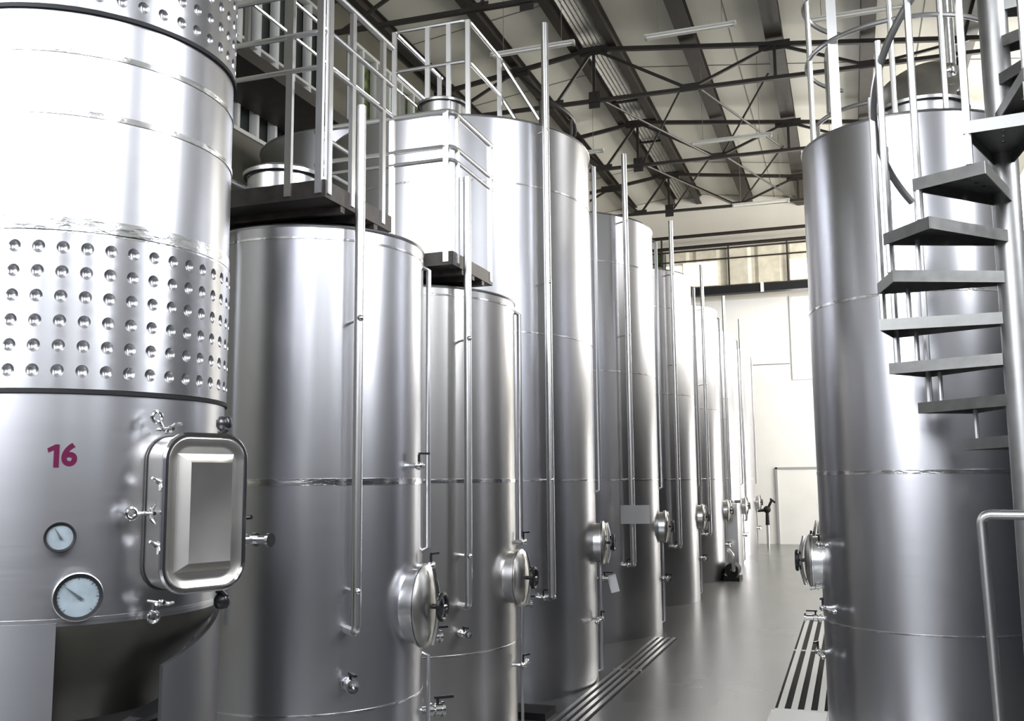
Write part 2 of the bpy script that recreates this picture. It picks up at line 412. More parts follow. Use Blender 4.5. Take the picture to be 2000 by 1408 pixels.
for k, h in enumerate(left_holes): window('x', XL, *h, -1, 0, nx=7, nz=2, pane='glass_green' if k == 1 else 'glass_dark')

def roof_panel(name, xa, xb):
    m = MB(); n = 0
    pts = [(xa, roof_z(xa)), (xb, roof_z(xb))]
    vs = [(x, y, z + dz) for dz in (0, .12) for y in (Y0 - .2, Y1 + .2) for x, z in pts]
    m.add(vs, [(0, 1, 3, 2), (4, 6, 7, 5), (0, 4, 5, 1), (2, 3, 7, 6), (0, 2, 6, 4), (1, 5, 7, 3)])
    return struct(m.build(name, 'ceil'))
roof_panel('ceiling', XL - .2, RX); roof_panel('ceiling', RX, XR + .2)
# panel joints of the ceiling lining
m = MB()
for y in [5.6 + 2.9 * i for i in range(8)]:
    for xa, xb in ((XL, RX - .4), (RX + .4, XR)):
        m.bar((xa, y, roof_z(xa) - .004), (xb, y, roof_z(xb) - .004), .012, .010)
for x in (-1.55, 1.4): m.bar((x, Y0, roof_z(x) - .004), (x, Y1, roof_z(x) - .004), .010, .010)
struct(m.build('trim_1', 'seam'))
# joints of the far wall
m = MB()
for x in (-5.45, -4.35, -2.35, -1.35, -.2, 1.2): m.bb((x - .008, Y1 - .006, 8.05), (x + .008, Y1 - .001, roof_z(x)))
m.bb((-3.0, Y1 - .006, 4.62), (-1.35, Y1 - .001, 4.64))
struct(m.build('trim_2', 'seam'))
# cream upper band of the far wall
m = MB(); m.prism([(0, 0)] * 3, 0, 0) if False else None
m.v = [(XL, Y1 - .02, 6.4), (XR, Y1 - .02, 6.4), (XR, Y1 - .02, roof_z(XR)), (RX, Y1 - .02, RZ), (XL, Y1 - .02, roof_z(XL)),
       (XL, Y1, 6.4), (XR, Y1, 6.4), (XR, Y1, roof_z(XR)), (RX, Y1, RZ), (XL, Y1, roof_z(XL))]
m.v = [(v[0], v[1] if v[1] < Y1 else Y1 - .002, v[2]) for v in m.v]
m.f = [(0, 1, 2, 3, 4), (9, 8, 7, 6, 5)] + [(k, 5 + k, 5 + (k + 1) % 5, (k + 1) % 5) for k in range(5)]
struct(m.build('trim_3', 'wall'))
# door in the far wall
m = MB(); m.bb((-1.78, Y1 - .03, 0), (-.62, Y1, 1.90)); dr = struct(m.build('door_1', 'wall_low'))
m = MB(); m.bb((-1.83, Y1 - .05, 0), (-1.78, Y1, 1.95)); m.bb((-.62, Y1 - .05, 0), (-.57, Y1, 1.95)); m.bb((-1.83, Y1 - .05, 1.90), (-.57, Y1, 1.95)); m.build('door_frame', 'steelgrey', dr)
MB().bb((-.74, Y1 - .07, .92), (-.68, Y1 - .02, 1.02)).build('door_handle', 'black', dr)

# ------------------------------------------------------------------ roof steel
purl = [(-6.75, .16), (-5.33, .16), (-2.24, .27), (-.84, .27), (.6, .22), (2.1, .16)]
names = {-6.75: 'dark roof purlin nearest the left wall', -5.33: 'dark roof purlin left of the ridge, above the tall tanks', -2.24: 'thick dark roof purlin just right of the ridge strip',
         -.84: 'thick dark roof purlin over the middle of the aisle', .6: 'dark roof purlin passing over the right hand tank', 2.1: 'dark roof purlin nearest the right wall'}
for x, w in purl:
    z = roof_z(x); m = MB()
    m.bb((x - w / 2, 4.5, z - .035), (x + w / 2, Y1 - .02, z - .02)); m.bb((x - .012, 4.5, z - .20), (x + .012, Y1 - .02, z - .03)); m.bb((x - w / 2, 4.5, z - .215), (x + w / 2, Y1 - .02, z - .20))
    tag(m.build('roof_purlin', 'brown'), names[x], 'roof beam', 'purlins running along the hall')
t = thing('ridge_beam', 'pair of dark ridge beams with grey corrugated strip between them', 'roof beam')
for sx in (-.34, .34):
    x = RX + sx; z = roof_z(x); m = MB(); m.bb((x - .07, 4.5, z - .035), (x + .07, Y1 - .02, z - .02)); m.bb((x - .015, 4.5, z - .24), (x + .015, Y1 - .02, z - .03)); m.bb((x - .07, 4.5, z - .255), (x + .07, Y1 - .02, z - .24))
    m.build('side_beam', 'brown', t)
m = MB(); k = 14; pts = []
for i in range(k + 1):
    x = RX - .27 + .54 * i / k; pts.append((x, roof_z(RX) - .10 - (.03 if i % 2 else 0)))
m.v = [(x, y, z) for y in (4.5, Y1 - .02) for x, z in pts] + [(x, y, z + .01) for y in (4.5, Y1 - .02) for x, z in pts]
n1 = k + 1
m.f = [(i, i + 1, n1 + i + 1, n1 + i) for i in range(k)] + [(2 * n1 + i, 3 * n1 + i, 3 * n1 + i + 1, 2 * n1 + i + 1) for i in range(k)]
m.build('corrugated_strip', 'zinc', t, angle=10)
m = MB()
for y in [6 + 2.5 * i for i in range(8)]: m.bb((RX - .33, y - .03, RZ - .19), (RX + .33, y + .03, RZ - .15))
m.build('cross_tie', 'brown', t)

def truss(Y, label):
    t = thing('roof_truss', label, 'roof truss', (0, Y, 0), 'roof trusses across the hall')
    zb = 8.22; xa, xb = XL + .1, XR - .1
    nodes_top = [-5.33, RX, -.84, 2.1]; nodes_bot = [-6.75, -4.6, -2.24, .6, 3.0]
    zt = lambda x: roof_z(x) - .30
    m = MB(); m.bar((xa, 0, zt(xa)), (RX, 0, zt(RX)), .07, .07); m.bar((RX, 0, zt(RX)), (xb, 0, zt(xb)), .07, .07); m.build('top_chord', 'brown', t)
    MB().bar((xa, 0, zb), (xb, 0, zb - .12), .07, .06).build('bottom_chord', 'brown', t)
    zz = lambda x: zb - .12 * (x - xa) / (xb - xa)
    for a, b in ((-6.75, -5.33), (-5.33, -4.6), (-4.6, RX), (RX, -2.24), (-2.24, -.84), (-.84, .6), (.6, 2.1), (2.1, 3.0)):
        za = zt(a) if a in nodes_top else zz(a); zb_ = zt(b) if b in nodes_top else zz(b)
        MB().bar((a, 0, za), (b, 0, zb_), .045, .045).build('diagonal', 'brown', t)
    for x in (RX, -.84): MB().bar((x, 0, zt(x)), (x, 0, zz(x)), .05, .05).build('upright', 'brown', t)
    for x in (RX, -.84, -5.33): MB().box((x, 0, zt(x) - .02), (.5, .015, .16)).build('gusset_plate', 'brown', t)
    for x in (-2.24, -4.6, .6): MB().box((x, 0, zz(x) + .03), (.32, .015, .13)).build('gusset_plate', 'brown', t)
    MB().box((RX, .0, zz(RX) + .02), (.2, .015, .3)).build('gusset_plate', 'brown', t)
for Y, l in ((11.95, 'nearest dark roof truss, its lower bar showing behind the deck rails at top left'), (15.7, 'dark roof truss crossing the top of the picture behind the first row of hanging lamps'),
             (19.4, 'dark roof truss in the middle of the visible roof with a fan of diagonals'), (23.1, 'farthest dark roof truss, close to the gallery')):
    truss(Y, l)
# wind bracing in the roof plane between trusses
for (ya, yb, wy) in ((15.7, 19.4, 'nearer'), (19.4, 23.1, 'farther')):
    for xa, xb, wx in ((RX, -2.24, 'beside the ridge strip'), (-2.24, -.84, 'over the aisle')):
        t = thing('cross_bracing', 'thin dark crossed rods %s, in the %s roof bay' % (wx, wy), 'roof bracing', (xa, ya, 8.2))
        dx, dy = xb - xa, yb - ya
        MB().tube([(.12, .03, 0), (dx - .12, dy - .03, 0)], .02, 8).build('rod', 'brown', t)
        MB().tube([(dx - .12, .03, .045), (.12, dy - .03, .045)], .02, 8).build('rod', 'brown', t)

# hanging tube lamps
def lamp(x, y, z, L, label):
    t = thing('hanging_lamp', label, 'ceiling light', (x, y, z), 'white tube lamps hanging from the roof')
    m = MB(); m.box((0, 0, 0), (L, .10, .035)); m.v = [(a, b * (1.0 if c < 0 else .5), c) for a, b, c in m.v]; m.build('housing', 'lampwhite', t)
    for s in (-.025, .025): MB().tube([(-L / 2 + .03, s, -.035), (L / 2 - .03, s, -.035)], .013, 8).build('lamp_tube', 'lampwhite', t)
    for s in (-1, 1):
        MB().box((s * (L / 2 - .015), 0, -.03), (.03, .09, .05)).build('end_cap', 'zinc', t)
        MB().tube([(s * L * .35, 0, .01), (s * L * .35, 0, roof_z(x + s * L * .35) - z - .0)], .004, 5).build('wire', 'seam', t)
lamp(-3.84, 11.95 + .1, 7.55, 1.2, 'white tube lamp hanging beside the tall pipe of the nearest tall tank')
lamp(-1.72, 12.25, 7.55, 1.2, 'white tube lamp hanging near the top middle over the aisle')
lamp(.35, 12.5, 7.55, 1.2, 'white tube lamp hanging left of the rails on the right hand tank')
lamp(-4.6, 16.6, 7.62, 1.3, 'white tube lamp of the middle row hanging near the ridge strip')
lamp(-1.7, 16.8, 7.62, 1.4, 'white tube lamp of the middle row hanging over the aisle')
lamp(.4, 17.2, 7.62, 1.3, 'white tube lamp of the middle row near the right hand tank')
lamp(-1.55, 21.0, 7.6, 1.2, 'small distant white tube lamp hanging before the gallery')

# gallery at the far end
t = thing('gallery', 'far end gallery with cream corrugated cladding, black rails and a black beam', 'gallery', (0, 25.2, 0))
m = MB(); m.bb((-6.6, -.12, 6.42), (XR - .02, .12, 6.62)); m.build('beam', 'black', t)
MB().bb((-6.6, .12, 6.55), (XR - .02, .74, 6.62)).build('walkway', 'deck', t)
m = MB(); n = 90; xs = [-4.35 + 7.9 * i / n for i in range(n + 1)]
pr = [(x, -.02 - (.035 if (i % 9) < 7 else 0)) for i, x in enumerate(xs)]
m.v = [(x, y, z) for z in (6.66, 7.62) for x, y in pr] + [(x, y + .02, z) for z in (6.66, 7.62) for x, y in pr]
q = n + 1; m.f = [(i, i + 1, q + i + 1, q + i) for i in range(n)] + [(2 * q + i, 3 * q + i, 3 * q + i + 1, 2 * q + i + 1) for i in range(n)] + [(q + i, q + i + 1, 3 * q + i + 1, 3 * q + i) for i in range(n)]
m.build('cladding', 'clad', t, angle=10)
for z, rr in ((8.02, .045), (7.72, .045), (7.62, .02), (7.35, .02)): MB().tube([(-5.6, -.1, z), (XR - .03, -.1, z)], rr, 8).build('guard_rail', 'brown', t)
for x in (-5.0, -4.45, -2.72, -1.25, .3, 1.9, 3.2): MB().bb((x - .02, -.13, 6.6), (x + .02, -.09, 8.05 if x < -4 else 7.75)).build('rail_post', 'brown', t)
for x in (-1.9, -.7, .8): MB().bb((x - .04, -.14, 6.40), (x + .04, -.12, 6.66)).build('beam_clip', 'frame', t)
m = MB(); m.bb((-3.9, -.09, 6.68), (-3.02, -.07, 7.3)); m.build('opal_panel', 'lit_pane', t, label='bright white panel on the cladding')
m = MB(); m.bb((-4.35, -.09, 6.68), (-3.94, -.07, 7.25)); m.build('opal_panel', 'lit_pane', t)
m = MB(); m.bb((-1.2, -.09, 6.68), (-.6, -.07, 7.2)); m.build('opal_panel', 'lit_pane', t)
window('y', Y1 - .15, -5.5, -4.5, 6.9, 7.9, 1, 0, nx=3, nz=2, pane='glass_green')

# raised catwalk along the dark left wall
t = thing('catwalk', 'dark raised catwalk with pale railing along the left wall, high behind the front platform', 'catwalk', (-6.6, 0, 0))
MB().bb((-.38, 7.5, 6.35), (.45, 21, 6.5)).build('walkway', 'brown', t)
for y in [8 + .8 * i for i in range(16)]: MB().bb((.42, y - .025, 6.5), (.47, y + .025, 7.5)).build('rail_post', 'tube', t)
for z in (7.5, 7.05): MB().tube([(.45, 7.5, z), (.45, 21, z)], .022, 8).build('guard_rail', 'tube', t)
for y in (8.2, 12.6, 16, 20): MB().bb((-.2, y - .08, 0), (-.04, y + .08, 6.35)).build('column', 'brown', t)

# ================================================================== TANKS, LEFT ROW
# --- the jacketed tank marked 16
R0 = .516
t0 = thing('jacketed_tank', 'steel tank marked 16 at left edge with dimpled cooling jackets, two gauges and square hatch', 'tank', (-2.56, 2.68, 0))
MB().lathe([(R0, 1.24), (R0, 1.925)], n=160).build('shell', 'steel', t0)
MB().lathe([(R0, 2.425), (R0, 3.13)], n=160).build('shell', 'steel', t0)
MB().lathe([(R0, 3.95), (R0, 4.3), (R0 - .02, 4.33), (.2, 4.45), (.0005, 4.45)], n=160).build('shell', 'steel', t0)
MB().lathe([(R0 - .004, 1.922), (R0 + .009, 1.924), (R0 + .009, 1.936), (R0 - .004, 1.938)], n=160).build('seal_band', 'black', t0)
MB().lathe([(R0 - .004, 3.126), (R0 + .010, 3.128), (R0 + .010, 3.142), (R0 - .004, 3.144)], n=160).build('seal_band', 'black', t0)
for z, h in ((2.445, .040), (2.80, .018), (3.0, .018), (2.418, .006)): weld(R0, z, t0, h=h)
def dimples(z0, z1, rows, ztop, name='dimple_jacket'):
    m = MB(); nc = 48; dz = .0755; rj = R0 + .006; off = 1.6
    def P(az, z, d): return pol(rj + d, az, z)
    zc0 = ztop - dz * (rows - 1)
    for c in range(nc):
        az = -65.9 + 7.5 * c
        da = 3.75
        for rw in range(rows):
            zc = zc0 + dz * rw; zl = z0 if rw == 0 else zc - dz / 2; zh = z1 if rw == rows - 1 else zc + dz / 2
            n = 16; sq = []; rings = [[], [], [], []]
            for k in range(n):
                a = 2 * PI * k / n; cx, cy = math.cos(a), math.sin(a); q = max(abs(cx), abs(cy)); sx, sy = cx / q, cy / q
                zz = zc + (sy * (zh - zc) if sy > 0 else sy * (zc - zl)); sq.append(P(az + da * sx, zz, 0))
                for i, (f, d) in enumerate(((1., 0), (.88, -.0035), (.6, -.009), (.25, -.0115))):
                    rings[i].append(P(az + math.degrees(.0185 * f * cx / rj), zc + .020 * f * cy, d))
            b = len(m.v); allv = sq + sum(rings, []); m.v += [tuple(v) for v in allv]
            for L in range(4):
                for k in range(n):
                    m.f.append((b + L * n + k, b + L * n + (k + 1) % n, b + (L + 1) * n + (k + 1) % n, b + (L + 1) * n + k))
            m.f.append(tuple(b + 4 * n + k for k in range(n)))
    m.lathe([(R0 - .01, z0), (rj, z0)], n=96); m.lathe([(R0 - .01, z1), (rj, z1)], n=96)
    return m.build(name, 'dimple', t0, angle=50)
M['dimple'] = brushed('dimpled_sheet', (.46, .46, .475), .30, .6, .25)
dimples(1.938, 2.414, 6, 2.369); dimples(3.144, 3.95, 10, 3.87)
MB().lathe([(R0, 1.24), (R0 - .01, 1.21), (.36, 1.05), (.30, .985), (.30, .93), (.12, .80), (.07, .78), (.07, .62), (.0005, .62)], n=96).build('bottom_cone', 'coneg', t0) if 'coneg' in M else None
def skirt(a0, a1, z_a, z_b, name='leg'):
    m = MB(); n = 14; vs = []
    for i in range(n + 1):
        az = a0 + (a1 - a0) * i / n; zt = z_a + (z_b - z_a) * i / n
        for rr in (R0 + .004, R0 - .012):
            vs += [pol(rr, az, 0), pol(rr, az, zt)]
    fs = []
    for i in range(n):
        b = 4 * i; fs += [(b, b + 4, b + 5, b + 1), (b + 2, b + 3, b + 7, b + 6), (b + 1, b + 5, b + 7, b + 3), (b, b + 2, b + 6, b + 4)]
    fs += [(0, 1, 3, 2), (4 * n, 4 * n + 2, 4 * n + 3, 4 * n + 1)]
    m.add(vs, fs); return m.build(name, 'legsteel', t0)
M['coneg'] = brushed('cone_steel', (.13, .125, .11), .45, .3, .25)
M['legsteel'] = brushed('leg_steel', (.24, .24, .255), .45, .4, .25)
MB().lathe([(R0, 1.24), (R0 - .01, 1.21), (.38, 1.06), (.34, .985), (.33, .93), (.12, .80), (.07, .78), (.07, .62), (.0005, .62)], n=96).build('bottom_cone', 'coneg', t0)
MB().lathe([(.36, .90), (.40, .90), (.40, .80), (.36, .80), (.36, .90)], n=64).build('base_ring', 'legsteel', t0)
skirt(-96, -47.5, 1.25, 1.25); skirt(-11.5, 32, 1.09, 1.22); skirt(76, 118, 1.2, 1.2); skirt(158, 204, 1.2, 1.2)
MB().lathe([(R0 - .006, 1.25), (R0 + .003, 1.252), (R0 + .003, 1.262), (R0 - .006, 1.264)], n=40, axis=(0, 0, 1), a0=0, a1=2 * PI).build('weld_band', 'tube', t0)

# number 16, two centimetres of paint thickness avoided: letters wrapped onto the shell
def wrap_text(body, size, az, z, r, mat, parent, name, bold=.0, flip=False):
    cu = bpy.data.curves.new('lettering', 'FONT'); cu.body = body; cu.size = size; cu.align_x = 'CENTER'; cu.align_y = 'CENTER'; cu.offset = bold; cu.resolution_u = 6; cu.space_character = .88
    ob = bpy.data.objects.new('lettering', cu); C.objects.link(ob)
    dg = bpy.context.evaluated_depsgraph_get(); dg.update(); me = bpy.data.meshes.new_from_object(ob.evaluated_get(dg)); bpy.data.objects.remove(ob)
    for v in me.vertices:
        a = az + math.degrees(v.co.x / r); p = pol(r + .0015, a, z + v.co.y); v.co = p
    me.materials.clear(); me.materials.append(M[mat]); o = bpy.data.objects.new(name, me); C.objects.link(o); o.parent = parent
    return o
wrap_text('6', .088, -46.0, 1.737, R0 + .001, 'magenta', t0, 'tank_number', bold=.0032)
def wrapped_poly(pts, az, z, r, mat, parent, name):
    m = MB(); m.v = [tuple(pol(r, az + math.degrees(x / r), z + y)) for x, y in pts]; m.f = [(0, 1, 2, 3), (3, 4, 5, 6, 0)][:1] + [(0, 3, 4, 5, 6)][:1]
    return m.build(name, mat, parent)
wrapped_poly([(.002, -.034), (.017, -.034), (.017, .034), (.006, .034), (-.016, .022), (-.013, .010), (.002, .018)], -50.9, 1.737, R0 + .0025, 'magenta', t0, 'tank_number')

def gauge(az, z, rad, ring, needle, parent, r=R0, ticks=True, tilt=0., cap=None):
    n = pol(1, az); u = Vector((-n.y, n.x, 0)); w = Vector((0, 0, 1)); c = n * r + Vector((0, 0, z))
    m = MB(); m.lathe([(rad * .35, -.02), (rad * .35, .02), (rad * .95, .022), (rad * 1.04, .028), (rad * 1.04, .048), (rad * .97, .05), (rad * .97, .042)], c, 48, n)
    g = m.build('gauge', 'black' if not cap else 'tube', parent)
    MB().lathe([(rad * .85, .049), (rad * 1.0, .0525), (rad * 1.0, .046), (rad * .85, .046)], c, 48, n).build('bezel', 'black', g)
    MB().lathe([(.0005, .0445), (rad * .95, .0445), (rad * .95, .043), (.0005, .043)], c, 48, n).build('dial', 'dial', g)
    k = MB(); a = needle
    d = u * math.cos(a) + w * math.sin(a); s = -u * math.sin(a) + w * math.cos(a); o = c + n * .047; L = rad
    k.add([o - d * L * .22 + s * L * .07, o - d * L * .22 - s * L * .07, o + d * L * .2 - s * L * .045, o + d * L * .82, o + d * L * .2 + s * L * .045] + [p + n * .0015 for p in (o - d * L * .22 + s * L * .07, o - d * L * .22 - s * L * .07, o + d * L * .2 - s * L * .045, o + d * L * .82, o + d * L * .2 + s * L * .045)],
          [(0, 1, 2, 3, 4), (9, 8, 7, 6, 5)] + [(i, (i + 1) % 5, 5 + (i + 1) % 5, 5 + i) for i in range(5)])
    k.disc(o, n, rad * .07, .004, 16); k.build('needle', 'ink', g)
    if ticks:
        k = MB()
        for i in range(25):
            t_ = R(225 - i * 270 / 24); dd = u * math.cos(t_) + w * math.sin(t_); L1 = .80 if i % 4 else .72
            k.bar(c + n * .0455 + dd * rad * L1, c + n * .0455 + dd * rad * .88, .0008, .0016)
        k.build('scale_marks', 'ink', g)
    return g
gauge(-47.5, 1.50, .042, 1, R(120), t0, ticks=False)
gauge(-41.8, 1.327, .067, 1, R(140), t0, cap=True)

# square hatch of tank 16
def square_hatch():
    n = Vector((math.cos(R(-20)), math.sin(R(-20)), 0)); u = Vector((-n.y, n.x, 0)); w = Vector((0, 0, 1))
    base = Vector((-2.085 + 2.56, 2.50 - 2.68, 1.563)); a, b = .142, .237; c = base + u * a + n * .012
    def ring(off, s, dz=0., a_=a, b_=b, rc=.075, n_=8):
        A, B = a_ * 1.0 - (1 - s), b_ * 1.0 - (1 - s); rr = max(.012, rc - (1 - s) * .6); out = []
        for (sx, sy, t0_) in ((1, 1, 0), (-1, 1, 90), (-1, -1, 180), (1, -1, 270)):
            for k in range(n_ + 1):
                t_ = R(t0_ + 90 * k / n_); out.append(c + n * off + u * (sx * (A - rr) + rr * math.cos(t_)) + w * (sy * (B - rr) + rr * math.sin(t_) + dz))
        return out
    nk = loft(MB(), [ring(-.20, 1.0), ring(.088, 1.0), ring(.090, 1.004), ring(.094, 1.004)]).build('square_hatch', 'door', t0)
    MB().tube(ring(.004, 1.0), .0035, 6, close=True).build('contour_line', 'black', nk)  # black line added round the neck's base to draw its dark contour
    MB().tube(ring(.106, 1.0), .0115, 8, close=True).build('hatch_rim', 'chrome', nk)
    dr = loft(MB(), [ring(.094, 1.0), ring(.112, .998), ring(.114, .992), ring(.104, .975), ring(.104, .965)], cap1=True).build('hatch_door', 'door', nk)
    m = MB(); A, B = a - .04, b - .055
    q = lambda x, y, d: c + n * d + u * x + w * y
    lo = [q(-A, -B, .104), q(A, -B, .104), q(A, B, .104), q(-A, B, .104)]; e = .028
    hi = [q(-A + e, -B + e, .140), q(A - e, -B + e, .140), q(A - e, B - e, .140), q(-A + e, B - e, .140)]
    ctr = [q(0, 0, .118)]
    m.add(lo + hi + ctr, [(0, 1, 5, 4), (1, 2, 6, 5), (2, 3, 7, 6), (3, 0, 4, 7), (4, 5, 8), (5, 6, 8), (6, 7, 8), (7, 4, 8)])
    m.build('pressed_panel', 'door', nk, angle=20)
    for (x, y, up) in ((-.12, b + .02, 1), (-a - .03, .0, 0), (-.13, -b - .03, -1), (.10, b + .015, 2), (.11, -b - .02, 3)):
        p = c + u * x + w * y + n * .05
        if up == 1: wing_bolt(p, n, (w - u * .6), nk)
        elif up == 0: wing_bolt(p, n, -u, nk)
        elif up == -1: wing_bolt(p, n, -w, nk)
        else:
            s_ = 1 if up == 2 else -1
            k = MB(); k.tube([p - n * .02, p + n * .02 + w * s_ * .02], .012, 8); k.lathe([(.0005, 0), (.020, .0), (.026, .012), (.026, .03), (.018, .042), (.0005, .046)], p + w * s_ * .012, 16, w * s_); k.build('knob', 'black_gloss', nk)
    for y in (.095, -.095):
        p = c - u * (a + .004) + w * y + n * .075
        k = MB(); k.tube([p, p + n * .02 - u * .012], .007, 8); k.tube([p - w * .004 + n * .02, p - u * .035 + w * .012 + n * .025], [.008, .004], 8); k.tube([p + n * .02, p - u * .012 - w * .028 + n * .03], [.008, .004], 8); k.ball(p + n * .012, .011, 10)
        k.build('wing_nut', 'chrome', nk)
    return nk
square_hatch()
# outlet tap between tank 16 and its neighbour, at the level of the hatch
az = 30; n = pol(1, az); c = n * R0 + Vector((0, 0, 1.455)); sd = Vector((math.cos(R(-5)), math.sin(R(-5)), 0))
m = MB(); m.tube([c - n * .01, c + n * .05], .014, 10); p = c + n * .05
m.tube([p, p + sd * .05, p + sd * .05 + sd * .10], .015, 12); m.lathe([(.0005, 0), (.022, 0), (.022, .012), (.016, .014), (.016, .05), (.024, .052), (.024, .066), (.0005, .066)], p + sd * .03, 20, sd); m.lathe([(.0005, 0), (.024, 0), (.024, .012), (.0005, .012)], p + sd * .145, 20, sd)
v = m.build('outlet_valve', 'chrome', t0)
k = MB(); k.tube([p + sd * .02, p + sd * .02 + Vector((0, 0, .05))], .008, 8); k.tube(bent([p + sd * .02 + Vector((0, 0, .04)), p + sd * .02 + Vector((0, 0, .075)), p + sd * .07 + Vector((0, 0, .078))], .01), .008, 8); k.build('lever', 'black_gloss', v)

# --- first short tank
RA = .56
t1 = thing('short_tank', 'nearest short steel tank, with railed deck and upright pipe, right of tank 16', 'tank', (-2.61, 4.40, 0))
shell(RA, 0, 2.86, .12, t1)
for z, h in ((1.655, .030), (.622, .008), (2.80, .010)): weld(RA, z, t1, h=h)
deck_and_rails(-.55, .43, -.67, .0, 3.0, t1, (-.42, .24, .40), (-.64, -.42, -.10), mid=.55, low=.72, rail_h=.93)
feed_pipe(RA, -43, 1.02, 3.42, t1, rad=.024, off=.13, brackets=(1.17, 2.4))
level_tube(RA, 20, 1.30, 2.78, t1)
level_tube(RA, 22, .06, .80, t1, rad=.011)
arm_valve(RA, 16, 1.23, 1, t1, L=.06, name='gauge_cock')
oval_manway(RA, 2, 1.05, t1, .155, .185)
ball_valve(pol(RA, -43, .755), pol(1, -43), t1, .9, name='drain_valve')
ball_valve(pol(RA, 26, .86), pol(1, 40), t1, .9, length=.09)
ball_valve(pol(RA, 26, .50), pol(1, 40), t1, 1.1, length=.10)
k = arm_valve(RA, -3, 1.73, 1, t1, L=.03, name='sensor_port')
top_hatch(-.20, -.02, 2.95, .19, t1, h=.32)
m = MB(); m.tube(bent([(-.38, -.05, 3.22), (-.46, -.36, 3.26), (-.44, -.52, 3.05), (-.20, -.60, 2.95), (-.16, -.585, 2.80), (-.17, -.58, 1.0)], .10), .017, 10); m.build('vent_pipe', 'tube', t1)
m = MB(); m.lathe([(.0005, 0), (.03, 0), (.035, .03), (.02, .06), (.0005, .07)], (-.45, -.44, 3.1), 20, (0, -.3, 1)); m.ball((-.43, -.50, 3.0), .03); m.build('vent_valve', 'chrome', t1)

# --- second short tank
RB = .70
t2 = thing('short_tank', 'second short steel tank with railed deck, standing before the tall tanks', 'tank', (-2.75, 5.86, 0))
shell(RB, 0, 2.83, .12, t2, mat='steel_warm')
for z, h in ((1.655, .022), (.642, .007), (2.78, .010)): weld(RB, z, t2, h=h)
deck_and_rails(-.38, .58, -.66, 0.02, 3.0, t2, (-.1, .18, .54), (-.58, -.02), mid=.58, low=.66, rail_h=.88)
feed_pipe(RB, -40, .96, 3.5, t2, rad=.024, off=.11, brackets=(1.22, 2.5))
level_tube(RB, 17, 1.24, 2.78, t2, rad=.016)
level_tube(RB, 18, .06, .95, t2, rad=.011)
arm_valve(RB, 14, 1.26, 1, t2, L=.06, name='gauge_cock')
oval_manway(RB, 1, 1.05, t2, .15, .165)
ball_valve(pol(RB, -40, .77), pol(1, -40), t2, .7, name='drain_valve')
ball_valve(pol(RB, 22, .86), pol(1, 20), t2, .8, length=.09)
arm_valve(RB, 8, .50, 1, t2, L=.14)
ball_valve(pol(RB, -62, .42), pol(1, -50), t2, .8, length=.08)
top_hatch(-.35, -.2, 2.92, .17, t2, h=.16)

# --- tall tanks
RC = 1.17
def tall(label, loc, pipe_top, rail=True, pipe_az=-35, valves=0):
    t = thing('tall_tank', label, 'tank', loc, 'tall steel tanks in the left row')
    shell(RC, 0, 4.53, .22, t)
    for z in (4.0, 2.81, 1.655): weld(RC, z, t, h=.012)
    feed_pipe(RC, pipe_az, .80, pipe_top, t, rad=.030, off=.10, brackets=(1.66, 3.2, 4.45))
    level_tube(RC, 12, 1.55, 4.45, t, rad=.020, off=.04)
    level_tube(RC, 12.5, .06, 1.0, t, rad=.014)
    oval_manway(RC, 9, 1.13, t, .15, .17)
    arm_valve(RC, pipe_az - 2, .77, 1, t, L=.10)
    return t
t3 = tall('nearest tall steel tank, rising behind the second short tank, with small railed platform on top', (-3.22, 7.9, 0), 5.35)
arm_valve(RC, 4, .52, -1, t3, L=.22); ball_valve(pol(RC, 15, .82), pol(1, 20), t3, .9, length=.08)
top_hatch(-.02, -.35, 4.72, .20, t3, h=.20)
for z in (5.62, 5.25): MB().tube(bent([(-.42, .55, z), (-.42, -.5, z), (.28, -.5, z), (.28, .35, z), (.62, .45, z - .6)], .06), .018, 8).build('guard_rail', 'tube', t3)
for x, y in ((-.42, -.5), (-.10, -.5), (.28, -.5), (.28, .3), (-.42, .5), (.10, -.5)): MB().bb((x - .02, y - .012, 4.6), (x + .02, y + .012, 5.62)).build('rail_post', 'tube', t3)
MB().tube(arc((0, 0), 1.05, -30, 95, 20, 4.82), .022, 8).build('guard_rail', 'brown', t3)
for a in (-28, 0, 30, 60, 92): MB().tube([pol(1.05, a, 4.54), pol(1.05, a, 4.82)], .014, 6).build('rail_post', 'brown', t3)
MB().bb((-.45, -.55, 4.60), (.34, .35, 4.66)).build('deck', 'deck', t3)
t4 = tall('second tall steel tank, with a pale placard hanging on its upright pipe', (-3.22, 10.83, 0), 5.2)
ball_valve(pol(RC, 12, .55), pol(1, -20), t4, .9, length=.10)
labels = ['third tall steel tank of the left row, behind the one with the placard', 'fourth tall steel tank of the left row, with the low black pump just past it',
          'fifth tall steel tank of the left row, just beyond the slim control post', 'last and farthest tall steel tank of the left row, next to the bright end wall']
# the third to the last repeat the second tank
for k, lb in enumerate(labels):
    dup(t4, (-3.22, 13.76 + 2.93 * k, 0), lb)
# back row, seen over the short tanks
RD = 1.17
tb = thing('tall_tank', 'taller pale tank in the back row, its domed top showing behind the front deck rails', 'tank', (-5.75, 10.6, 0), 'tall steel tanks in the back row')
MB().lathe([(RD, 0), (RD, 5.7)], n=96).build('shell', 'steel', tb); MB().lathe([(RD, 5.7), (.6, 5.9), (.0005, 5.95)], n=96).build('tank_top', 'steel', tb)
MB().tube([pol(RD, 360 * i / 96, 5.7) for i in range(96)], .014, 6, close=True).build('rim', 'tube', tb)
for z in (4.6, 3.2): weld(RD, z, tb)

